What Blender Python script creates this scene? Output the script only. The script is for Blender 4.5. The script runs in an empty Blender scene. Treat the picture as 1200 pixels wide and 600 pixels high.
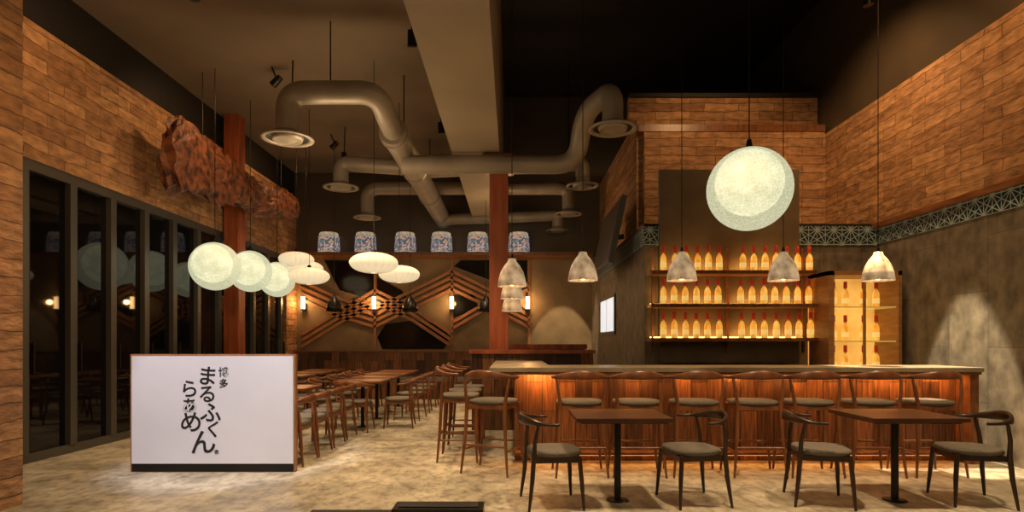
import bpy, math, random
from mathutils import Vector, Matrix, noise
random.seed(4)
S = bpy.context.scene
S.view_settings.view_transform = 'Standard'
PI = math.pi

# ---------------------------------------------------------------- materials
def nt(name):
    m = bpy.data.materials.new(name); m.use_nodes = True
    t = m.node_tree; b = t.nodes['Principled BSDF']
    return m, t, b
def rgba(c): return (c[0], c[1], c[2], 1)
def setem(b, c, s):
    b.inputs['Emission Color'].default_value = rgba(c); b.inputs['Emission Strength'].default_value = s
def mat(name, c1, c2=None, rough=.5, metal=0, scale=(5, 5, 5), detail=5, bump=0, em=None, es=0, lo=.35, hi=.65, emtex=False):
    m, t, b = nt(name)
    b.inputs['Roughness'].default_value = rough; b.inputs['Metallic'].default_value = metal
    b.inputs['Base Color'].default_value = rgba(c1)
    if em: setem(b, em, es)
    if c2:
        tc = t.nodes.new('ShaderNodeTexCoord'); mp = t.nodes.new('ShaderNodeMapping')
        mp.inputs['Scale'].default_value = scale
        n = t.nodes.new('ShaderNodeTexNoise'); n.inputs['Scale'].default_value = 1; n.inputs['Detail'].default_value = detail
        r = t.nodes.new('ShaderNodeValToRGB')
        r.color_ramp.elements[0].position = lo; r.color_ramp.elements[1].position = hi
        r.color_ramp.elements[0].color = rgba(c1); r.color_ramp.elements[1].color = rgba(c2)
        L = t.links.new
        L(tc.outputs['Object'], mp.inputs['Vector']); L(mp.outputs[0], n.inputs['Vector'])
        L(n.outputs['Fac'], r.inputs[0]); L(r.outputs[0], b.inputs['Base Color'])
        if emtex:
            L(r.outputs[0], b.inputs['Emission Color']); b.inputs['Emission Strength'].default_value = es
        if bump:
            bp = t.nodes.new('ShaderNodeBump'); bp.inputs['Strength'].default_value = bump; bp.inputs['Distance'].default_value = .03
            L(n.outputs['Fac'], bp.inputs['Height']); L(bp.outputs[0], b.inputs['Normal'])
    return m
def brickmat(name, c1, c2, cm, bw, bh, mortar=.008, rough=.7, bump=.6, vertical=False, nscale=(3, 14, 1), dark=.45, offset=.5):
    m, t, b = nt(name); L = t.links.new; N = t.nodes.new
    b.inputs['Roughness'].default_value = rough
    tc = N('ShaderNodeTexCoord'); sp = N('ShaderNodeSeparateXYZ'); ad = N('ShaderNodeMath'); cb = N('ShaderNodeCombineXYZ')
    L(tc.outputs['Object'], sp.inputs[0]); L(sp.outputs[0], ad.inputs[0]); L(sp.outputs[1], ad.inputs[1])
    if vertical: L(sp.outputs[2], cb.inputs[0]); L(ad.outputs[0], cb.inputs[1])
    else: L(ad.outputs[0], cb.inputs[0]); L(sp.outputs[2], cb.inputs[1])
    wn = N('ShaderNodeTexNoise'); wn.inputs['Scale'].default_value = 3.2; wn.inputs['Detail'].default_value = 5; L(cb.outputs[0], wn.inputs['Vector'])
    wm = N('ShaderNodeVectorMath'); wm.operation = 'MULTIPLY_ADD'; k_ = 0 if vertical else .09
    wm.inputs[1].default_value = (k_, k_, 0); L(wn.outputs['Color'], wm.inputs[0]); L(cb.outputs[0], wm.inputs[2])
    br = N('ShaderNodeTexBrick'); br.inputs['Scale'].default_value = 1
    br.inputs['Brick Width'].default_value = bw; br.inputs['Row Height'].default_value = bh
    br.inputs['Mortar Size'].default_value = mortar; br.inputs['Mortar Smooth'].default_value = .3
    br.inputs['Color1'].default_value = rgba(c1); br.inputs['Color2'].default_value = rgba(c2); br.inputs['Mortar'].default_value = rgba(cm)
    br.offset = offset
    L(wm.outputs[0], br.inputs['Vector'])
    mp = N('ShaderNodeMapping'); mp.inputs['Scale'].default_value = nscale
    L(cb.outputs[0], mp.inputs[0]); n = N('ShaderNodeTexNoise'); n.inputs['Scale'].default_value = 1.5; n.inputs['Detail'].default_value = 8
    L(mp.outputs[0], n.inputs['Vector'])
    r = N('ShaderNodeValToRGB'); r.color_ramp.elements[0].position = .3; r.color_ramp.elements[1].position = .7
    r.color_ramp.elements[0].color = (dark, dark, dark, 1); r.color_ramp.elements[1].color = (1.25, 1.25, 1.25, 1)
    L(n.outputs['Fac'], r.inputs[0])
    mx = N('ShaderNodeMix'); mx.data_type = 'RGBA'; mx.blend_type = 'MULTIPLY'; mx.inputs[0].default_value = 1
    L(br.outputs['Color'], mx.inputs[6]); L(r.outputs[0], mx.inputs[7]); L(mx.outputs[2], b.inputs['Base Color'])
    if bump:
        bwn = N('ShaderNodeRGBToBW'); L(br.outputs['Color'], bwn.inputs[0])
        k = N('ShaderNodeMath'); k.operation = 'MULTIPLY'; k.inputs[1].default_value = 3.0; L(bwn.outputs[0], k.inputs[0])
        sb = N('ShaderNodeMath'); sb.operation = 'MULTIPLY_ADD'; sb.inputs[1].default_value = -1.0
        L(br.outputs['Fac'], sb.inputs[0]); L(n.outputs['Fac'], sb.inputs[2])
        s2 = N('ShaderNodeMath'); L(sb.outputs[0], s2.inputs[0]); L(k.outputs[0], s2.inputs[1])
        bp = N('ShaderNodeBump'); bp.inputs['Strength'].default_value = bump; bp.inputs['Distance'].default_value = .03
        L(s2.outputs[0], bp.inputs['Height']); L(bp.outputs[0], b.inputs['Normal'])
    return m
def tilemat(name):
    m, t, b = nt(name); L = t.links.new; N = t.nodes.new
    b.inputs['Roughness'].default_value = .3
    tc = N('ShaderNodeTexCoord'); sp = N('ShaderNodeSeparateXYZ'); ad = N('ShaderNodeMath')
    L(tc.outputs['Object'], sp.inputs[0]); L(sp.outputs[0], ad.inputs[0]); L(sp.outputs[1], ad.inputs[1])
    cur = None
    for a, k, th in ((30, 4.6, .465), (90, 4.6, .465), (150, 4.6, .465), (0, 7.97, .455), (60, 7.97, .455), (120, 7.97, .455)):
        m1 = N('ShaderNodeMath'); m1.operation = 'MULTIPLY'; m1.inputs[1].default_value = math.cos(math.radians(a)) * k
        m2 = N('ShaderNodeMath'); m2.operation = 'MULTIPLY_ADD'; m2.inputs[1].default_value = math.sin(math.radians(a)) * k
        L(ad.outputs[0], m1.inputs[0]); L(sp.outputs[2], m2.inputs[0]); L(m1.outputs[0], m2.inputs[2])
        fr = N('ShaderNodeMath'); fr.operation = 'FRACT'; L(m2.outputs[0], fr.inputs[0])
        s5 = N('ShaderNodeMath'); s5.operation = 'SUBTRACT'; s5.inputs[1].default_value = .5; L(fr.outputs[0], s5.inputs[0])
        ab = N('ShaderNodeMath'); ab.operation = 'ABSOLUTE'; L(s5.outputs[0], ab.inputs[0])
        g = N('ShaderNodeMath'); g.operation = 'GREATER_THAN'; g.inputs[1].default_value = th; L(ab.outputs[0], g.inputs[0])
        if cur is None: cur = g
        else:
            x = N('ShaderNodeMath'); x.operation = 'MAXIMUM'; L(cur.outputs[0], x.inputs[0]); L(g.outputs[0], x.inputs[1]); cur = x
    mx = N('ShaderNodeMix'); mx.data_type = 'RGBA'
    mx.inputs[6].default_value = (.004, .018, .035, 1); mx.inputs[7].default_value = (.34, .46, .48, 1)
    L(cur.outputs[0], mx.inputs[0]); L(mx.outputs[2], b.inputs['Base Color'])
    return m
def floormat():
    m, t, b = nt('concrete_floor'); L = t.links.new; N = t.nodes.new
    tc = N('ShaderNodeTexCoord')
    def nz(s, d, x=1, y=1):
        mp = N('ShaderNodeMapping'); mp.inputs['Scale'].default_value = (s * x, s * y, s); L(tc.outputs['Object'], mp.inputs[0])
        n = N('ShaderNodeTexNoise'); n.inputs['Scale'].default_value = 1; n.inputs['Detail'].default_value = d; n.inputs['Roughness'].default_value = .65
        L(mp.outputs[0], n.inputs[0]); return n
    a = nz(1.9, 12); r = N('ShaderNodeValToRGB'); e = r.color_ramp.elements
    e[0].position = .34; e[0].color = (.27, .235, .175, 1); e[1].position = .62; e[1].color = (.56, .505, .39, 1)
    L(a.outputs['Fac'], r.inputs[0])
    c = nz(11, 8, 1, .6); r2 = N('ShaderNodeValToRGB'); e = r2.color_ramp.elements
    e[0].position = .38; e[0].color = (.62, .62, .62, 1); e[1].position = .55; e[1].color = (1.1, 1.1, 1.1, 1); L(c.outputs['Fac'], r2.inputs[0])
    mx = N('ShaderNodeMix'); mx.data_type = 'RGBA'; mx.blend_type = 'MULTIPLY'; mx.inputs[0].default_value = 1
    L(r.outputs[0], mx.inputs[6]); L(r2.outputs[0], mx.inputs[7]); L(mx.outputs[2], b.inputs['Base Color'])
    rr = N('ShaderNodeMapRange'); rr.inputs[3].default_value = .22; rr.inputs[4].default_value = .5; L(a.outputs['Fac'], rr.inputs[0]); L(rr.outputs[0], b.inputs['Roughness'])
    bp = N('ShaderNodeBump'); bp.inputs['Strength'].default_value = .15; bp.inputs['Distance'].default_value = .02; L(c.outputs['Fac'], bp.inputs['Height']); L(bp.outputs[0], b.inputs['Normal'])
    return m

M = {}
M['brick'] = brickmat('brick_stone', (.52, .29, .135), (.31, .155, .07), (.17, .08, .036), .62, .15, .005, .75, 1.0, nscale=(4, 9, 1), dark=.55, offset=.43)
M['floor'] = floormat()
M['ceil'] = mat('ceiling_paint', (.17, .13, .085), (.22, .165, .11), .8, 0, (1, 1, 1))
M['black'] = mat('black_paint', (.012, .010, .009), None, .6)
M['dark'] = mat('dark_wall_paint', (.065, .05, .035), (.09, .068, .045), .35, 0, (1, 1, 1))
M['beam'] = mat('beam_paint', (.30, .25, .18), (.36, .30, .21), .7, 0, (1, 1, 1))
M['grayw'] = brickmat('gray_panel_wall', (.23, .20, .155), (.165, .145, .115), (.05, .045, .038), 1.3, .62, .003, .6, .35, vertical=True, nscale=(3, 4, 1), dark=.45)
M['plaster'] = mat('beige_plaster', (.16, .118, .068), (.28, .21, .12), .7, 0, (1.5, 1.5, 1.5), 8, .1)
M['planks'] = brickmat('reclaimed_wood', (.27, .11, .045), (.045, .02, .011), (.006, .003, .002), .9, .19, .004, .4, .5, vertical=True, nscale=(2, 26, 1), dark=.3, offset=.37)
M['redwood'] = mat('red_wood', (.25, .055, .018), (.38, .10, .035), .45, 0, (12, 12, 1.2), 5, .1)
M['wood'] = mat('walnut_wood', (.13, .05, .018), (.24, .095, .035), .35, 0, (20, 3, 8), 4)
M['cabwood'] = mat('oak_cabinet_wood', (.32, .15, .055), (.44, .22, .09), .4, 0, (6, 3, 20), 4)
M['chairwood'] = mat('brown_chair_wood', (.12, .042, .016), (.21, .076, .028), .35, 0, (9, 9, 3), 4)
M['darkwood'] = mat('espresso_wood', (.022, .011, .007), (.045, .022, .012), .3, 0, (9, 9, 3), 4)
M['tabletop'] = mat('table_top_wood', (.05, .02, .010), (.085, .036, .018), .3, 0, (2, 14, 2), 5)
M['seat'] = mat('gray_seat_fabric', (.105, .09, .072), (.145, .125, .10), .8, 0, (40, 40, 40), 3)
M['frame'] = mat('window_frame_metal', (.09, .085, .075), None, .4, .3)
M['glass'] = mat('night_glass', (.004, .004, .005), None, .03); M['glass'].node_tree.nodes['Principled BSDF'].inputs['IOR'].default_value = 1.4
M['duct'] = mat('duct_metal', (.27, .235, .185), (.33, .29, .235), .45, .2, (3, 3, 3))
M['tile'] = tilemat('geometric_tile')
M['stone'] = mat('counter_stone', (.30, .25, .17), (.40, .34, .24), .3, 0, (5, 5, 5), 8)
M['metal'] = mat('black_metal', (.02, .018, .016), None, .35, .6)
M['bell'] = mat('marbled_concrete_glow', (.22, .14, .07), (.85, .62, .36), .5, 0, (8, 8, 8), 10, es=.55, emtex=True, lo=.3, hi=.7)  # emission stands in for bulb light through the shade
M['bulb'] = mat('lamp_bulb', (1, .8, .5), None, .5, em=(1, .70, .34), es=14)
M['strip'] = mat('led_strip', (1, .6, .2), None, .5, em=(1, .36, .07), es=7)
M['stripy'] = mat('shelf_led_strip', (1, .6, .2), None, .5, em=(1, .5, .12), es=6)
M['saucer'] = mat('saucer_lamp_skin', (.6, .5, .35), None, .6, em=(1, .83, .52), es=.72)
M['white'] = mat('sign_white', (.66, .66, .70), (.70, .70, .74), .5, 0, (2, 2, 2))
M['ink'] = mat('black_ink', (.01, .01, .012), None, .6)
M['liquor'] = mat('amber_liquor_glow', (.80, .28, .02), (1, .58, .10), .12, 0, (14, 14, 7), 2, es=.7, emtex=True)  # backlight glow put into the liquor colour as emission
M['neck'] = mat('bottle_neck_glow', (.5, .2, .03), None, .15, em=(.8, .3, .04), es=.4)  # neck emits as if lit from behind
M['red'] = mat('bottle_cap_red_glow', (.5, .03, .015), None, .4, em=(.5, .03, .01), es=.2)  # slight emission imitates shelf light on the cap
M['label'] = mat('bottle_label_glow', (.7, .5, .2), None, .6, em=(1, .66, .19), es=.66)  # label brightness is emission standing in for shelf light
M['glassshelf'] = mat('glass_shelf_glow', (.5, .4, .15), None, .2, em=(1, .65, .15), es=.3)  # cabinet glow put into the shelf, which is no lamp
M['backlit'] = mat('backlit_panel', (.66, .34, .05), (.95, .58, .13), .5, 0, (2, 2, 2), es=.68, emtex=True)
M['shelfback'] = mat('shelf_back_panel', (.11, .08, .05), (.15, .115, .07), .5, 0, (3, 3, 3))
M['drift'] = mat('driftwood', (.035, .013, .007), (.26, .088, .04), .5, 0, (3, 9, 9), 8, 1.0)
M['sconce'] = mat('sconce_glass', (1, .8, .5), None, .5, em=(1, .62, .24), es=12)
M['mirror'] = mat('dark_mirror', (.006, .005, .004), None, .1)
M['slat'] = mat('slat_wood', (.24, .11, .048), (.33, .16, .075), .5, 0, (5, 5, 5))
M['winlit'] = mat('lit_window_pane', (.8, .85, .85), None, .4, em=(.85, .93, 1), es=.75)
M['screen'] = mat('tv_screen', (.08, .07, .06), None, .3)

def globemats():
    m, t, b = nt('woven_globe_shell'); L = t.links.new; N = t.nodes.new
    tc = N('ShaderNodeTexCoord'); v = N('ShaderNodeTexVoronoi'); v.feature = 'DISTANCE_TO_EDGE'; v.inputs['Scale'].default_value = 30
    n = N('ShaderNodeTexNoise'); n.inputs['Scale'].default_value = 5; n.inputs['Detail'].default_value = 8
    L(tc.outputs['Object'], n.inputs['Vector'])
    mxv = N('ShaderNodeMix'); mxv.data_type = 'RGBA'; mxv.inputs[0].default_value = .12
    L(tc.outputs['Object'], mxv.inputs[6]); L(n.outputs['Color'], mxv.inputs[7]); L(mxv.outputs[2], v.inputs['Vector'])
    r = N('ShaderNodeValToRGB'); r.color_ramp.elements[0].position = .0; r.color_ramp.elements[1].position = .11
    r.color_ramp.elements[0].color = (.92, .92, .66, 1); r.color_ramp.elements[1].color = (.58, .60, .38, 1)
    L(v.outputs['Distance'], r.inputs[0]); L(r.outputs[0], b.inputs['Emission Color']); b.inputs['Emission Strength'].default_value = .8
    b.inputs['Base Color'].default_value = (.25, .25, .2, 1); b.inputs['Roughness'].default_value = .8
    tr = N('ShaderNodeBsdfTransparent'); ms = N('ShaderNodeMixShader')
    ms.inputs[0].default_value = .66
    L(tr.outputs[0], ms.inputs[1]); L(b.outputs[0], ms.inputs[2])
    L(ms.outputs[0], t.nodes['Material Output'].inputs[0])
    m2 = mat('globe_diffuser', (.66, .64, .42), (1, .95, .70), .7, 0, (7, 7, 7), 10, es=1.0, emtex=True)
    m2.node_tree.nodes['Principled BSDF'].inputs['Base Color'].default_value = (.2, .2, .2, 1)
    return m, m2
M['gshell'], M['ginner'] = globemats()

def barrelmat():
    m, t, b = nt('sake_barrel_wrap_glow'); L = t.links.new; N = t.nodes.new
    tc = N('ShaderNodeTexCoord'); v = N('ShaderNodeTexVoronoi'); v.inputs['Scale'].default_value = 30
    L(tc.outputs['Object'], v.inputs['Vector'])
    r = N('ShaderNodeValToRGB'); r.color_ramp.interpolation = 'CONSTANT'
    cols = [(.10, .08, .13), (.50, .43, .44), (.06, .20, .20), (.24, .12, .22), (.48, .34, .26), (.14, .19, .30), (.55, .36, .14)]
    e = r.color_ramp.elements; e[0].color = rgba(cols[0]); e[0].position = 0; e[1].color = rgba(cols[1]); e[1].position = .22
    for i, c in enumerate(cols[2:]):
        x = e.new(.38 + i * .125); x.color = rgba(c)
    sc = N('ShaderNodeSeparateColor'); L(v.outputs['Color'], sc.inputs[0]); L(sc.outputs[0], r.inputs[0])
    L(r.outputs[0], b.inputs['Base Color']); L(r.outputs[0], b.inputs['Emission Color']); b.inputs['Emission Strength'].default_value = .6  # emission imitates light falling on the barrels
    return m
M['barrel'] = barrelmat()
M['rope'] = mat('straw_rope_glow', (.8, .7, .5), (.55, .45, .3), .8, 0, (20, 20, 20), em=None, es=.35, emtex=True)  # rope emission imitates the same light as on the barrels

# ---------------------------------------------------------------- mesh builder
class MB:
    def __init__(s): s.v = []; s.f = []; s.mi = []; s.sm = []; s.mats = []
    def add(s, vs, fs, mt, smooth=False):
        if mt not in s.mats: s.mats.append(mt)
        k = s.mats.index(mt); o = len(s.v)
        s.v += [tuple(p) for p in vs]
        for f in fs: s.f.append([i + o for i in f]); s.mi.append(k); s.sm.append(smooth)
    def box(s, x0, x1, y0, y1, z0, z1, mt, R=None, C=None):
        vs = [Vector((x, y, z)) for x in (x0, x1) for y in (y0, y1) for z in (z0, z1)]
        if R is not None: vs = [R @ p + Vector(C) for p in vs]
        s.add(vs, [(0, 1, 3, 2), (4, 6, 7, 5), (0, 4, 5, 1), (2, 3, 7, 6), (0, 2, 6, 4), (1, 5, 7, 3)], mt)
    def bar(s, a, b, w, h, mt, up=(0, 0, 1)):
        a = Vector(a); b = Vector(b); t = (b - a); l = t.length; t.normalize(); u = Vector(up)
        sd = t.cross(u).normalized(); u = sd.cross(t)
        R = Matrix((sd, t, u)).transposed()
        s.box(-w / 2, w / 2, 0, l, -h / 2, h / 2, mt, R, a)
    def path(s, pts, rad, mt, n=12, cap=True):
        pts = [Vector(p) for p in pts]; N = len(pts)
        if not isinstance(rad, list): rad = [rad] * N
        rad = [(r, r) if not isinstance(r, tuple) else r for r in rad]
        vs = []; fs = []; u = None
        for i in range(N):
            t = (pts[min(i + 1, N - 1)] - pts[max(i - 1, 0)]).normalized()
            if u is None:
                ref = Vector((0, 0, 1)) if abs(t.z) < .9 else Vector((0, 1, 0))
                sd = t.cross(ref).normalized(); u = sd.cross(t)
            else:
                u = (u - t * u.dot(t)).normalized(); sd = t.cross(u)
            for k in range(n):
                a = 2 * PI * k / n
                vs.append(pts[i] + sd * math.cos(a) * rad[i][0] + u * math.sin(a) * rad[i][1])
        for i in range(N - 1):
            for k in range(n):
                k2 = (k + 1) % n
                fs.append((i * n + k, i * n + k2, (i + 1) * n + k2, (i + 1) * n + k))
        s.add(vs, fs, mt, True)
        if cap:
            s.add(vs[:n], [tuple(range(n))[::-1]], mt); s.add(vs[-n:], [tuple(range(n))], mt)
    def tube(s, a, b, r0, r1, mt, n=10): s.path([a, b], [r0, r1], mt, n)
    def lathe(s, prof, c, mt, n=24, smooth=True):
        vs = []; fs = []; c = Vector(c); K = len(prof)
        for r, z in prof:
            for k in range(n):
                a = 2 * PI * k / n; vs.append(c + Vector((r * math.cos(a), r * math.sin(a), z)))
        for i in range(K - 1):
            for k in range(n):
                k2 = (k + 1) % n; fs.append((i * n + k, i * n + k2, (i + 1) * n + k2, (i + 1) * n + k))
        s.add(vs, fs, mt, smooth)
    def sphere(s, c, r, mt, n=32, sz=1):
        K = n // 2
        s.lathe([(max(1e-4, r * math.sin(PI * i / K)), -r * sz * math.cos(PI * i / K)) for i in range(K + 1)], c, mt, n)
    def pad(s, cx, cy, z0, z1, w, d, mt, p=3.2, dish=0):
        n = 28; vs = []; h = z1 - z0
        rings = [(.86, z0), (.97, z0 + h * .25), (1, z0 + h * .6), (.96, z1 - h * .08), (.85, z1), (.45, z1 - dish), (.02, z1 - dish)]
        for sc, z in rings:
            for k in range(n):
                a = 2 * PI * k / n; c_, s_ = math.cos(a), math.sin(a)
                x = abs(c_) ** (2 / p) * (1 if c_ > 0 else -1); y = abs(s_) ** (2 / p) * (1 if s_ > 0 else -1)
                vs.append((cx + x * w / 2 * sc, cy + y * d / 2 * sc, z))
        fs = [(i * n + k, i * n + (k + 1) % n, (i + 1) * n + (k + 1) % n, (i + 1) * n + k) for i in range(len(rings) - 1) for k in range(n)]
        s.add(vs, fs, mt, True); s.add(vs[:n], [tuple(range(n))[::-1]], mt)
    def mesh(s, name):
        me = bpy.data.meshes.new(name); me.from_pydata(s.v, [], s.f)
        for m in s.mats: me.materials.append(m)
        me.polygons.foreach_set('material_index', s.mi); me.polygons.foreach_set('use_smooth', s.sm)
        me.update(); return me
    def obj(s, name, loc=(0, 0, 0), rot=0, bevel=0):
        return place(s.mesh(name), name, loc, rot, bevel)
def place(me, name, loc, rot=0, bevel=0):
    o = bpy.data.objects.new(name, me); S.collection.objects.link(o)
    o.location = loc; o.rotation_euler = (0, 0, rot)
    if bevel:
        b = o.modifiers.new('bevel', 'BEVEL'); b.width = bevel; b.segments = 2; b.limit_method = 'ANGLE'
    return o
def B(name, *a, mt, bevel=0):
    m = MB(); m.box(*a, mt); return m.obj(name, bevel=bevel)
def fillet(pts, r, n=7):
    pts = [Vector(p) for p in pts]; out = [pts[0]]
    for i in range(1, len(pts) - 1):
        a, b, c = pts[i - 1], pts[i], pts[i + 1]
        d1 = (a - b); d2 = (c - b); q = min(r, d1.length * .49, d2.length * .49)
        p0 = b + d1.normalized() * q; p1 = b + d2.normalized() * q
        for k in range(n + 1):
            t = k / n; out.append(p0 * (1 - t) ** 2 + b * 2 * t * (1 - t) + p1 * t * t)
    out.append(pts[-1]); return out

# ---------------------------------------------------------------- room shell
XL, XR, YB = -5.4, 5.5, 15.0
B('floor', -6.2, 6.0, -1, 15.2, -.1, 0, mt=M['floor'])
B('ceiling', -6.2, -.95, -1, 15.2, 5.6, 5.7, mt=M['ceil'])
B('ceiling_high', -.2, 5.7, -1, 15.2, 7.5, 7.6, mt=M['black'])
m = MB(); m.box(-.95, -.2, -1, 15, 4.35, 7.6, M['beam']); m.obj('ceiling_beam')
m = MB(); m.box(XL - .2, 5.7, YB, YB + .2, 0, 3.5, M['plaster']); m.box(XL - .2, 5.7, YB, YB + .2, 3.5, 7.6, M['dark']); m.obj('wall_back')
m = MB(); m.box(XL - .2, XL, 5.05, YB, 3.42, 4.97, M['brick']); m.box(XL - .2, XL - .06, 5.05, YB, 4.97, 5.6, M['black'])
m.box(XL - .2, XL, 14.3, YB, 0, 3.42, M['brick']); m.obj('wall_left')
B('wall_left_pillar', -6.2, -4.12, 4.0, 5.03, 0, 5.6, mt=M['brick'])
m = MB()
m.box(XL - .12, XL - .02, 5.05, 14.3, 3.3, 3.42, M['frame']); m.box(XL - .12, XL - .02, 5.05, 14.3, 0, .1, M['frame'])
y = 5.15; ys = []
while y < 14.3:
    ys.append(y); m.box(XL - .13, XL - .005, y - .055, y + .055, .1, 3.3, M['frame'])
    m.box(XL - .11, XL - .03, y + .055, y + .10, .1, 3.3, M['metal']); y += .74
for i, y in enumerate(ys):
    m.box(XL - .09, XL - .075, y, min(y + .74, 14.3), .1, 3.3, M['glass'])
    m.box(XL - .02, XL + .02, y + .09, y + .11, 1.0, 1.35, M['metal'])
m.obj('window_1')
m = MB(); m.box(XR, XR + .2, -1, YB, 0, 2.83, M['grayw']); m.obj('wall_right')
B('trim_1', XR - .02, XR + .2, -1, 9.0, 2.83, 3.08, mt=M['tile'])
m = MB(); m.box(XR - .05, XR + .2, -1, YB, 3.08, 4.98, M['brick']); m.box(XR - .09, XR, -1, 9.0, 3.06, 3.13, M['wood'])
m.box(XR + .02, XR + .2, -1, YB, 4.98, 7.6, M['dark']); m.obj('wall_right_upper')
m = MB(); m.box(2.0, XR, 9.0, 9.15, 0, 2.81, M['grayw']); m.box(2.0, 2.15, 9.15, YB, 0, 2.81, M['grayw']); m.obj('wall_bar_back')
m = MB(); m.box(1.98, XR - .02, 8.97, 9.15, 2.81, 3.1, M['tile']); m.box(1.98, 2.15, 9.15, YB, 2.81, 3.1, M['tile']); m.obj('trim_2')
m = MB(); m.box(1.97, 2.3, 9.0, YB, 3.1, 3.14, M['wood']); m.box(2.0, XR - .05, 9.0, 10.4, 3.1, 3.14, M['black'])
m.box(2.3, XR - .05, 10.4, 10.55, 3.14, 5.02, M['brick']); m.box(2.2, 2.35, 10.55, YB, 3.14, 5.3, M['brick'])
m.box(2.2, XR - .05, 10.38, 10.6, 5.02, 5.14, M['wood']); m.box(2.1, XR, 10.75, 10.9, 5.14, 5.75, M['brick'])
m.box(2.1, XR, 10.7, 10.9, 5.75, 5.82, M['black'])
m.obj('wall_kitchen_upper')
B('wall_bar_back_panel', 2.2, 4.28, 8.9, 8.99, 1.05, 3.93, mt=M['shelfback'])
m = MB(); m.box(1.97, 1.995, 11.5, 13.3, 1.5, 2.3, M['frame']); m.box(1.96, 1.97, 11.58, 12.36, 1.57, 2.23, M['winlit']); m.box(1.96, 1.97, 12.46, 13.22, 1.57, 2.23, M['winlit'])
m.obj('window_2')
m = MB(); R = Matrix.Rotation(math.radians(12), 3, 'Y')
m.box(-.04, .04, -1.0, 1.0, -.56, .56, M['frame'], R, (1.72, 10.7, 3.2)); m.box(-.05, -.04, -.96, .96, -.52, .52, M['screen'], R, (1.72, 10.7, 3.2))
m.bar((1.75, 10.7, 3.2), (2.0, 10.7, 3.25), .08, .08, M['metal']); m.obj('television')

m = MB(); m.box(-.36, -.06, 9.5, 9.8, 0, 4.1, M['redwood']); m.box(-.45, .03, 9.42, 9.88, 4.1, 4.34, M['redwood']); m.obj('timber_column', bevel=.01)
m = MB(); m.box(-5.36, -5.08, 11.1, 11.38, 0, 5.6, M['redwood']); m.obj('timber_column', bevel=.01)

# ---------------------------------------------------------------- ducts
m = MB(); D = M['duct']
def diffuser(x, y, z, r=.32):
    m.lathe([(.12, .2), (.13, .06), (r * .7, .02), (r, -.01), (r, -.03), (r * .82, -.03), (r * .8, -.01)], (x, y, z), D, 32)
    m.lathe([(r * .8, -.01), (r * .6, .0)], (x, y, z), M['metal'], 32)
    m.lathe([(r * .6, .0), (r * .55, -.05), (r * .5, -.02), (r * .25, -.06), (.01, -.06)], (x, y, z), D, 32)
def run(pts, r=.19, rf=.45): m.path(fillet(pts, rf, 9), r, D, 24)
run([(-1.72, 15, 4.4), (-1.72, 8.6, 4.4)], .20, .5)
run([(-1.72, 9.0, 4.4), (-1.72, 8.35, 4.42), (-1.78, 7.9, 4.66), (-2.97, 7.9, 4.66), (-2.97, 7.9, 4.15)], .15, .45); diffuser(-2.97, 7.9, 4.07, .34)
for yy in (8.75, 10.6, 12.4):
    m.path([(-1.72, yy - .03, 4.4), (-1.72, yy + .03, 4.4)], .222, D, 24)
run([(-1.72, 11, 4.55), (-3.15, 11, 4.65), (-3.15, 11, 4.3)], .14, .4); diffuser(-3.15, 11, 4.22, .32)
run([(-1.72, 9.4, 4.15), (1.02, 9.4, 4.15), (1.08, 9.0, 4.82), (1.40, 8.3, 4.86), (1.40, 8.3, 4.42)], .145, .35); diffuser(1.40, 8.3, 4.34, .34)
run([(-1.72, 11, 4.5), (1.3, 11, 4.65), (1.3, 11, 4.4)], .13, .35); diffuser(1.3, 11, 4.25, .3)
run([(-3.2, 13.2, 4.2), (-3.2, 13.2, 4.75), (1.25, 13.2, 4.75), (1.25, 13.2, 4.3)], .14, .4); diffuser(1.25, 13.2, 4.2, .3); diffuser(-3.2, 13.2, 4.12, .3)
run([(-1.72, 14.4, 4.3), (1.1, 14.4, 4.4), (1.1, 14.4, 4.15)], .13, .35); diffuser(1.1, 14.4, 4.05, .28)
for (x, y, z) in ((-1.72, 9.5, 4.6), (-1.72, 12.5, 4.6), (-2.4, 7.9, 4.8)): m.tube((x, y, z), (x, y, 5.6), .01, .01, M['metal'], 6)
m.obj('ceiling_ductwork')

# ---------------------------------------------------------------- driftwood
def driftwood():
    m = MB(); N = 80; n = 40; vs = []
    for i in range(N + 1):
        t = i / N; y = 8.5 + t * 5.0
        zc = 4.05 + .22 * t + .06 * math.sin(t * 9)
        hz = .37 - .10 * t + .12 * noise.noise(Vector((t * 7, 1, 0))); wx = .17 + .05 * noise.noise(Vector((t * 6, 5, 2)))
        if t < .28: hz += .09
        e = min(1, t / .03 + .7, (1 - t) / .06 + .1); hz *= e; wx *= e
        for k in range(n):
            a = 2 * PI * k / n; c_, s_ = math.cos(a), math.sin(a)
            q = noise.noise(Vector((c_ * 1.6, s_ * 1.6, t * 10))) * .42 + noise.noise(Vector((c_ * 4, s_ * 4, t * 22))) * .2
            j = .2 * abs(noise.noise(Vector((t * 18, s_ * 2, 3))))
            vs.append((-4.87 + c_ * wx * (1 + q), y + (.12 * noise.noise(Vector((c_ * 3, s_ * 3, 9))) if i in (0, 1, N) else 0), zc + s_ * hz * (1 + q) - j * hz))
    fs = [(i * n + k, i * n + (k + 1) % n, (i + 1) * n + (k + 1) % n, (i + 1) * n + k) for i in range(N) for k in range(n)]
    m.add(vs, fs, M['drift'], False); m.add(vs[:n], [tuple(range(n))], M['drift']); m.add(vs[-n:], [tuple(range(n))], M['drift'])
    for yy in (9.4, 12.6): m.tube((-4.87, yy, 4.2), (-4.87, yy, 5.6), .008, .008, M['metal'], 6)
    m.obj('hanging_driftwood_log')
driftwood()

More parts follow.
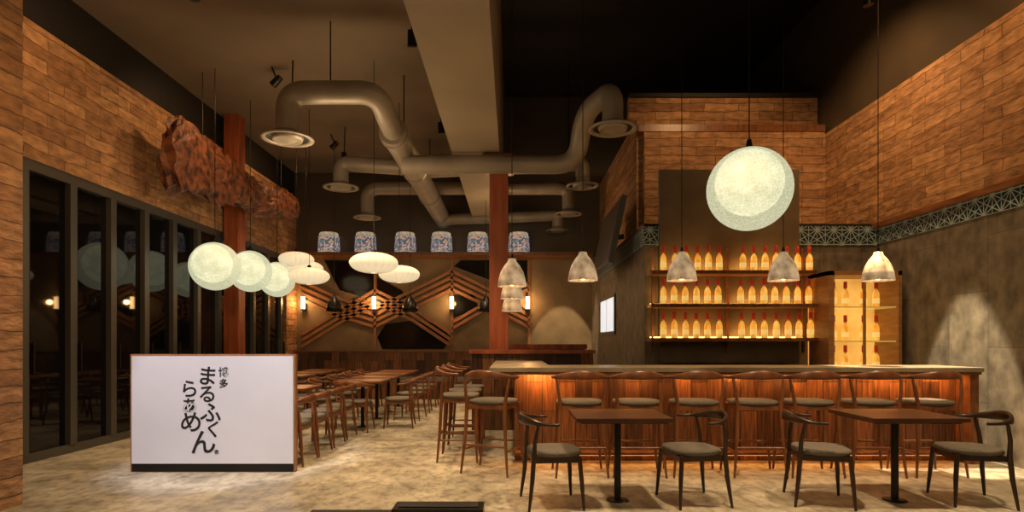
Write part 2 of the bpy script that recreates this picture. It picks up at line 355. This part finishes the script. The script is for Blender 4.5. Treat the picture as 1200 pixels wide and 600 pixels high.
# ---------------------------------------------------------------- lamps
def light(kind, loc, e, col=(1, .62, .3), size=.1, target=None, spot=80, blend=.6, name='lamp_or_fill_light', parent=None):
    l = bpy.data.lights.new(name, kind); l.energy = e; l.color = col
    if kind in ('POINT', 'SPOT'): l.shadow_soft_size = size
    if kind == 'SPOT': l.spot_size = math.radians(spot); l.spot_blend = blend
    if kind == 'AREA': l.shape = 'RECTANGLE'; l.size = size[0]; l.size_y = size[1]
    o = bpy.data.objects.new(name, l); S.collection.objects.link(o); o.location = loc
    if target is not None:
        o.rotation_euler = (Vector(target) - Vector(loc)).to_track_quat('-Z', 'Y').to_euler()
    return o
def globe(x, y, z, r, top, off):
    m = MB()
    m.sphere((0, 0, 0), r, M['gshell'], 48)
    m.sphere((off[0] * r, off[1] * r, off[2] * r), r * .80, M['ginner'], 40)
    m.tube((0, 0, r), (0, 0, r + .08), .035, .02, M['metal'], 12); m.tube((0, 0, r + .05), (0, 0, top - z), .006, .006, M['metal'], 6)
    m.obj('globe_pendant_lamp', (x, y, z))
globe(2.2, 5.54, 2.78, .38, 7.5, (0, 0, .16))
globe(-4.6, 9.25, 2.53, .37, 5.6, (-.12, 0, .12))
globe(-4.6, 10.5, 2.60, .36, 5.6, (-.12, 0, .12))
globe(-4.6, 11.7, 2.58, .34, 5.6, (-.12, 0, .12))
def saucer():
    m = MB(); R = .36; H = .15
    pr = [(.05, H)]
    for i in range(1, 17):
        t = i / 16; pr.append((.05 + (R - .05) * math.sin(t * PI / 2), H * math.cos(t * PI / 2) * .98 + .001))
    pr2 = [(r, -z) for r, z in pr[::-1]]
    m.lathe(pr + pr2, (0, 0, 0), M['saucer'], 48)
    m.tube((0, 0, H), (0, 0, H + .05), .04, .03, M['metal'])
    for k in range(20):
        a = 2 * PI * k / 20
        m.path([(r * math.cos(a) * 1.004, r * math.sin(a) * 1.004, z * 1.01) for r, z in (pr + pr2)[::3]], .003, M['rope'], 4)
    return m
for (x, y, z) in ((-2.08, 9.0, 2.55), (-2.0, 10.6, 2.56), (-3.7, 10.9, 2.56), (-4.55, 12.6, 3.1), (-4.45, 12.9, 2.95)):
    m = saucer(); m.tube((0, 0, .15), (0, 0, 5.6 - z), .005, .005, M['metal'], 6); m.obj('saucer_pendant_lamp', (x, y, z))
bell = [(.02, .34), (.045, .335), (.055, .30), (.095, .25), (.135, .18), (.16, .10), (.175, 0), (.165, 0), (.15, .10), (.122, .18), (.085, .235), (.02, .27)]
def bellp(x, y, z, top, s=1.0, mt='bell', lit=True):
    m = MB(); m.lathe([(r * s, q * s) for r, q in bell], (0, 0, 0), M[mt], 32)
    m.sphere((0, 0, .06 * s), .05 * s, M['bulb'], 16)
    m.tube((0, 0, .32 * s), (0, 0, .39 * s), .02, .014, M['metal']); m.tube((0, 0, .38 * s), (0, 0, top - z), .005, .005, M['metal'], 6)
    m.obj('bell_pendant_lamp', (x, y, z))
    if lit: light('SPOT', (x, y, z - .03), 20, (1, .6, .27), .05, (x, y, 0), 130, .8)
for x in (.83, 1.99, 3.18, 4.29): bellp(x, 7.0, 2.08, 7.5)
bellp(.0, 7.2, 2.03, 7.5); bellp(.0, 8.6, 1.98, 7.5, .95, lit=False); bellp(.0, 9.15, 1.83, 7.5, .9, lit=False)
for x, y in ((-3.75, 12.6), (-2.15, 12.6), (-.55, 12.6)): bellp(x, y, 2.0, 5.6 if x < -.95 else 4.35, .95, 'metal')

for x in (-5.2, -3.43, -1.5, .39):
    m = MB(); m.box(-.05, .05, .1, .14, -.2, .2, M['metal']); m.box(-.02, .02, 0, .1, -.02, .02, M['metal'])
    m.tube((0, 0, -.15), (0, 0, .15), .045, .045, M['sconce'], 16); m.tube((0, 0, -.19), (0, 0, -.15), .055, .055, M['metal'], 16)
    m.obj('wall_sconce', (x, YB - .14, 2.33))
    light('POINT', (x, YB - .35, 2.33), 14, (1, .5, .18), .06)

# ---------------------------------------------------------------- back wall decor
def bw(px, py): return ((px - 600) / 46.7, 1.37 + (400 - py) / 46.7)
m = MB()
def zig(pts, n, off, w=.075):
    for j in range(n):
        q = [bw(px, py + off * j) for px, py in pts]
        for a, b in zip(q, q[1:]):
            m.bar((a[0], 14.955, a[1]), (b[0], 14.955, b[1]), .05, w, M['slat'])
zig([(354, 330), (398, 350), (440, 362), (530, 318), (620, 362)], 4, 7)
zig([(354, 392), (440, 340), (485, 362), (530, 392)], 3, 7)
zig([(530, 378), (575, 352), (620, 332)], 2, 7)
for px in (440, 530, 620):
    x = bw(px, 0)[0]; m.box(x - .03, x + .03, 14.93, 14.98, 1.15, 3.43, M['slat'])
def poly(pts):
    vs = [(bw(*p)[0], 14.985, bw(*p)[1]) for p in pts]; vs2 = [(a, 15.0, c) for a, b, c in vs]; n = len(vs)
    m.add(vs + vs2, [tuple(range(n))] + [(i, (i + 1) % n, n + (i + 1) % n, n + i) for i in range(n)], M['mirror'])
poly([(380, 305), (438, 305), (438, 352), (398, 340)]); poly([(442, 395), (452, 380), (485, 375), (515, 380), (528, 395), (520, 409), (448, 409)])
poly([(540, 305), (618, 305), (618, 345), (532, 312)]); poly([(532, 345), (556, 345), (560, 362), (532, 372)]); poly([(442, 325), (470, 340), (480, 352), (442, 360)])
m.obj('wall_slat_artwork')
m = MB(); m.box(-5.38, 1.95, 14.35, 14.99, 3.44, 3.52, M['wood'])
m.obj('display_ledge')
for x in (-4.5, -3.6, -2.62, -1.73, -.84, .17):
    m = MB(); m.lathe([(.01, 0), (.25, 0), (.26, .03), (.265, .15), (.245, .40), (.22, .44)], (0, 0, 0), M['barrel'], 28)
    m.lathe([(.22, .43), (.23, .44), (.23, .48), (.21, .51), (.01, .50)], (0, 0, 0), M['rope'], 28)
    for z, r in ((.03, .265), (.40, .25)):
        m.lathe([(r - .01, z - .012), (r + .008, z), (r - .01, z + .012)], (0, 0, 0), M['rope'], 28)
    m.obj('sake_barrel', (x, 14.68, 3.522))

m = MB(); m.box(-5.35, 1.95, 14.7, 14.9, 0, 1.1, M['planks']); m.box(-5.35, 1.95, 14.15, 14.7, 0, .42, M['planks']); m.box(-5.35, 1.95, 14.15, 14.7, .42, .5, M['seat'])
m.box(-5.35, 1.95, 14.68, 14.92, 1.1, 1.14, M['wood']); m.obj('banquette_bench')
m = MB(); m.box(-.62, 1.25, 9.2, 9.3, 0, 1.18, M['planks']); m.box(-.66, 1.28, 9.16, 9.34, 1.18, 1.24, M['redwood'])
m.box(.05, 1.25, 10.2, 10.3, 0, 1.24, M['planks']); m.box(.0, 1.28, 10.16, 10.34, 1.24, 1.32, M['redwood'])
m.box(.1, 1.2, 9.34, 9.75, 0, .45, M['redwood']); m.obj('booth_divider')
m = MB(); m.box(-.9, -.2, 12.0, 12.9, 0, .42, M['redwood']); m.box(-.9, -.2, 12.0, 12.9, .42, .5, M['seat']); m.box(-.9, -.2, 12.9, 13.0, 0, 1.05, M['planks']); m.obj('booth_bench')

# ---------------------------------------------------------------- bar
m = MB()
m.box(-.25, 5.22, 6.6, 7.35, 1.03, 1.08, M['stone']); m.box(-.25, .45, 7.35, 9.0, 1.03, 1.08, M['stone'])
m.box(.03, 5.18, 6.87, 7.2, 0, 1.03, M['planks']); m.box(.03, .35, 7.2, 9.0, 0, 1.03, M['planks'])
m.box(5.10, 5.2, 6.65, 7.3, 0, 1.03, M['wood']); m.box(.03, 5.1, 6.70, 6.87, .09, .12, M['wood'])
m.box(-.2, 5.2, 6.61, 6.64, 1.0, 1.03, M['wood'])
m.box(.06, 5.05, 6.72, 6.74, 1.015, 1.029, M['strip']); m.box(.1, 5.05, 6.80, 6.815, .07, .085, M['strip'])
m.obj('bar_counter', bevel=.004)
for i in range(9):
    x = .28 + i * .57
    light('AREA', (x, 6.74, 1.0), (6.5, 1.8, 3.8, 1.8, 3.2, 3.8, 2.6, 3.6, 2.4)[i], (1, .40, .09), (.34, .03), (x, 6.86, .55), name='under_counter_led')
B('back_bar_cabinet', 2.1, 4.2, 8.3, 8.88, 0, .92, mt=M['wood'])

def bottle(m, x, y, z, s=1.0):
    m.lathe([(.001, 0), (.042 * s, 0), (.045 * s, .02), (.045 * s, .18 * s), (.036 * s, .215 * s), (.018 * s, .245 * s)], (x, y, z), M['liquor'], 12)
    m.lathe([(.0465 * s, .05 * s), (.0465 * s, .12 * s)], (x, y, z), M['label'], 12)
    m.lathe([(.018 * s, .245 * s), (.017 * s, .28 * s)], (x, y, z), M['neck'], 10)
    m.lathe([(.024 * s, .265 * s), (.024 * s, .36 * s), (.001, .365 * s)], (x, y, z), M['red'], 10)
m = MB()
for z in (1.40, 1.89, 2.37):
    m.box(2.0, 4.38, 8.55, 8.89, z - .03, z + .02, M['wood']); m.box(2.05, 4.33, 8.86, 8.885, z + .022, z + .04, M['stripy'])
    for xx in (2.6, 3.75): light('AREA', (xx, 8.78, z + .05), 3.4, (1, .48, .12), (1.0, .03), (xx, 8.9, z + .5), name='shelf_led')
for x in (2.08, 3.2, 4.32): m.box(x - .015, x + .015, 8.84, 8.89, 1.2, 2.75, M['wood'])
shelf = m.obj('liquor_shelf')
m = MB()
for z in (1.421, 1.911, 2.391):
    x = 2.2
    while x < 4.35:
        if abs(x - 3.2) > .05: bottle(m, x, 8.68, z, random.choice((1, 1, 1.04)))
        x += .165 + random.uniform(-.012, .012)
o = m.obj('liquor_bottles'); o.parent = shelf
m = MB(); x0, x1, y0, y1 = 4.40, 5.42, 8.3, 8.88
m.box(x0, x0 + .08, y0, y1, 0, 2.35, M['cabwood']); m.box(x1 - .05, x1, y0, y1, 0, 2.35, M['cabwood']); m.box(x0, x1, y0, y1, 2.29, 2.35, M['cabwood'])
m.box(x0, x1, y1 - .03, y1, 0, 2.3, M['backlit']); m.box(x0, x1, y0, y1, 0, .95, M['cabwood']); m.box(4.89, 4.92, y0, y0 + .03, .95, 2.3, M['cabwood'])
for z in (1.38, 1.86): m.box(x0 + .08, x1 - .05, y0 + .05, y1 - .03, z - .02, z, M['glassshelf'])
cab = m.obj('bottle_display_cabinet')
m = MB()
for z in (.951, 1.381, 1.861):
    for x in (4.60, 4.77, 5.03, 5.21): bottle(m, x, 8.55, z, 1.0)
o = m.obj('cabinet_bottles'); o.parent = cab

# ---------------------------------------------------------------- chairs
def chair_mesh(name, wood, H=.44, back=.70, sp=1.0, foot=None):
    m = MB(); w = M[wood]; sw = .25 * sp
    m.pad(0, .02, H - .015, H + .035, .48, .44, M['seat'], dish=.006)
    for a, b in (((-.2, .2), (.2, .2)), ((-.2, -.17), (.2, -.17)), ((-.2, .2), (-.2, -.17)), ((.2, .2), (.2, -.17))):
        m.bar((a[0], a[1], H - .035), (b[0], b[1], H - .035), .022, .045, w)
    for sx in (-1, 1):
        m.path([(sx * sw, .225, 0), (sx * .225, .21, H * .55), (sx * .21, .195, H - .01)], [.011, .019, .018], w, 10)
        m.path([(sx * sw, -.225, 0), (sx * .225, -.195, H * .55), (sx * .215, -.18, H), (sx * .235, -.175, H + .12), (sx * .25, -.15, back - .01)], [.011, .019, .02, .017, .013], w, 10)
        if foot: m.tube((sx * .235, .218, foot), (sx * .235, -.21, foot), .011, .011, w, 8)
    if foot:
        m.tube((-.235, .215, foot + .05), (.235, .215, foot + .05), .012, .012, w, 8); m.tube((-.235, -.21, foot + .05), (.235, -.21, foot + .05), .012, .012, w, 8)
    pts = []; rad = []
    for i in range(25):
        a = math.radians(8 - 196 * i / 24); s_ = max(0, -math.sin(a))
        pts.append((.285 * math.cos(a), -.02 + .245 * math.sin(a), back + .035 * s_ ** 2)); rad.append((.012 + .005 * s_, .013 + .034 * s_ ** 2.2))
    m.path(pts, rad, w, 12)
    return m.mesh(name)
dark_chair = chair_mesh('dining_chair', 'darkwood'); brown_chair = chair_mesh('dining_chair', 'chairwood'); stool = chair_mesh('bar_stool', 'chairwood', .73, 1.0, 1.05, .25)
def table_mesh(wood, w=.78, d=.7, leg=False):
    m = MB(); m.box(-w / 2, w / 2, -d / 2, d / 2, .715, .75, M[wood])
    m.box(-w / 2 + .04, w / 2 - .04, -d / 2 + .04, d / 2 - .04, .70, .715, M['metal'])
    m.tube((0, 0, .01), (0, 0, .71), .03, .03, M['metal'], 16); m.lathe([(.001, .014), (.09, .012), (.10, 0)], (0, 0, 0), M['metal'], 24); m.box(-.2, .2, -.03, .03, .69, .70, M['metal'])
    return m.mesh('dining_table')
T1 = table_mesh('tabletop'); T2 = table_mesh('chairwood', .75, .75)
R90 = PI / 2
for x, y in ((.91, 5.15), (3.30, 5.15)): place(T1, 'dining_table', (x, y, 0), 0, .004)
for x, y, r in ((.33, 5.05, -R90 + .12), (1.55, 5.12, R90 + .15), (2.62, 5.12, -R90 - .25), (3.93, 5.12, R90 - .22)):
    place(dark_chair, 'dining_chair', (x, y, 0), r)
for x in (.70, 1.29, 1.89, 2.5, 3.07, 3.69, 4.3): place(stool, 'bar_stool', (x, 6.2, 0), random.uniform(-.06, .06))
for x, y, r in ((-.2, 6.3, .1 - .5), (-.62, 7.0, -R90), (-.62, 7.62, -R90), (-.62, 8.25, -R90)): place(stool, 'bar_stool', (x, y, 0), r)
for y in (7.0, 8.2):
    place(T2, 'dining_table', (-3.1, y, 0), 0, .004)
for y in (6.75, 7.3, 7.9, 8.5): place(brown_chair, 'dining_chair', (-2.5, y, 0), R90)
for y in (7.0, 8.2): place(brown_chair, 'dining_chair', (-3.75, y, 0), -R90)
for y in (9.6, 10.6, 11.6, 12.6):
    place(T2, 'dining_table', (-2.4, y, 0), 0, .004); place(T2, 'dining_table', (-4.1, y + .4, 0), 0, .004)
    for dx, r in ((-.6, -R90), (.6, R90)):
        place(brown_chair, 'dining_chair', (-2.4 + dx, y, 0), r + random.uniform(-.1, .1))
    place(brown_chair, 'dining_chair', (-4.1 + .58, y + .4, 0), R90 + random.uniform(-.1, .1))
    place(brown_chair, 'dining_chair', (-2.4, y - .48, 0), 0) if y == 9.6 else None

# ---------------------------------------------------------------- host sign
m = MB(); X0, X1, Y0 = -4.0, -2.27, 6.25; m.box(X0, X1, Y0 + .01, Y0 + .07, .0, 1.235, M['slat'])
m.box(X0 + .02, X1 - .02, Y0, Y0 + .01, .09, 1.215, M['white']); m.box(X0 + .02, X1 - .02, Y0, Y0 + .01, .01, .09, M['metal'])
m.box(X0 + .1, X0 + .16, Y0 + .07, Y0 + .5, 0, .05, M['metal']); m.box(X1 - .16, X1 - .1, Y0 + .07, Y0 + .5, 0, .05, M['metal'])
sign = m.obj('entrance_sign')
def glyph(ch, px, py, size, rot=0, sx=1):
    c = bpy.data.curves.new('sign_glyph', 'FONT'); c.body = ch; c.size = size; c.align_x = 'CENTER'; c.align_y = 'CENTER'; c.extrude = .002; c.offset = .002 * size / .2
    c.materials.append(M['ink'])
    o = bpy.data.objects.new('sign_glyph', c); S.collection.objects.link(o); o.parent = sign
    k = 112.0; o.location = ((px - 600) / k, Y0 - .003, 1.37 + (400 - py) / k); o.rotation_euler = (PI / 2, rot, 0); o.scale = (sx, 1, 1)
for a in (('博', 262, 437, .11, 0), ('多', 262, 450, .10, 0), ('ま', 243, 442, .22, .1), ('る', 243, 463, .20, -.1), ('ふ', 247, 485, .23, .05), ('く', 250, 504, .19, .15), ('ら', 222, 457, .2, 0), ('ぁ', 222, 475, .2, 0), ('め', 224, 496, .24, .1), ('ん', 238, 520, .28, -.05), ('®', 254, 530, .06, 0)):
    glyph(*a)

m = MB(); m.box(-.92, -.22, 4.55, 4.78, .0, .09, M['metal']); m.box(-.88, -.26, 4.6, 4.74, .09, .1, M['black']); m.obj('floor_equipment_case', bevel=.01)
m = MB(); m.box(-1.6, -.95, 4.6, 4.79, .0, .02, M['black']); m.obj('floor_mat')

# ---------------------------------------------------------------- spotlights (mostly added) & fill light
def add_spot(x, y, z, tgt, e, spot=75, col=(1, .6, .28), size=.08, top=None, blend=.7):  # fixtures are made up; only the two wall-arc spots are inferred
    m = MB(); t = (Vector(tgt) - Vector((x, y, z))).normalized(); p = Vector((0, 0, 0))
    m.path([p - t * .2, p - t * .02], [.05, .06], M['metal'], 16); m.tube(p - t * .12, (0, 0, (top or z + .3) - z), .012, .012, M['metal'], 8)
    m.obj('added_or_inferred_spot', (x, y, z)); light('SPOT', (x, y, z), e, col, size, tgt, spot, blend)
F = (1, .70, .39); W = (1, .63, .31)
for x, y in ((-3.3, 6.2), (-.9, 4.8), (1.6, 4.4), (4.0, 4.4)): add_spot(x, y, 4.9 if x < -.95 else 4.2, (x, y + .1, 0), 470 if x > -1 else 380, 84, F, .1, 5.6 if x < -.95 else (4.35 if x < -.2 else 7.5))  # added spots to light the front floor
for x, y in ((-3.3, 9.0), (-3.3, 11.8)): add_spot(x, y, 4.9, (x + .6, y, 0), 310, 90, W, top=5.6)
add_spot(-1.2, 7.2, 4.9, (-1.2, 8.6, 0), 490, 75, F, top=5.6)
add_spot(-1.2, 10.2, 4.9, (-.9, 11.6, 0), 420, 75, F, top=5.6)
B_ = (1, .55, .23)
for y in (6.2, 9.2, 12.2): add_spot(-3.7, y, 5.3, (XL, y + .5, 3.9), 85, 110, B_, top=5.6)  # added spots to wash the brick
for y in (5.6, 8.0): add_spot(3.9, y, 6.0, (XR, y + .8, 4.0), 200, 110, B_, top=7.5)
add_spot(3.4, 8.0, 6.0, (3.6, 10.4, 4.3), 150, 90, B_, top=7.5)
light('SPOT', (-3.2, 3.2, 3.2), 95, B_, .1, (-4.12, 5, 2.6), 100, .8)  # added spot without fixture, lights the brick pillar
add_spot(4.3, 7.2, 5.4, (4.86, 7.2, 0), 3000, 27, (1, .80, .5), .03, top=7.5, blend=.15)
add_spot(1.25, 13.2, 5.4, (1.25, 14.75, 0), 1100, 28, (1, .72, .4), .03, top=7.5, blend=.12)
light('SPOT', (-3.0, 3.4, 4.4), 800, (.9, .9, 1), .1, (-3.1, 6.25, .7), 30, .5)  # unseen spot added to brighten the sign face
light('POINT', (0, .5, 3.4), 130, (1, .66, .37), .5)  # added fill light near the camera, no fixture
light('POINT', (-2.6, 8.3, 3.3), 60, (1, .68, .38), .3)  # added fill for the dining side
light('POINT', (-.2, 12.2, 3.4), 26, (1, .62, .32), .3)  # added fill that lifts the back area

w = bpy.data.worlds.new('night'); S.world = w; w.use_nodes = True
w.node_tree.nodes['Background'].inputs[0].default_value = (.05, .035, .02, 1); w.node_tree.nodes['Background'].inputs[1].default_value = .5

cam = bpy.data.cameras.new('camera'); co = bpy.data.objects.new('camera', cam); S.collection.objects.link(co)
co.location = (0, 0, 1.37); co.rotation_euler = (PI / 2, 0, 0)
cam.sensor_width = 36; cam.lens = 21.0; cam.shift_y = 100 / 1200; cam.clip_start = .05
S.camera = co
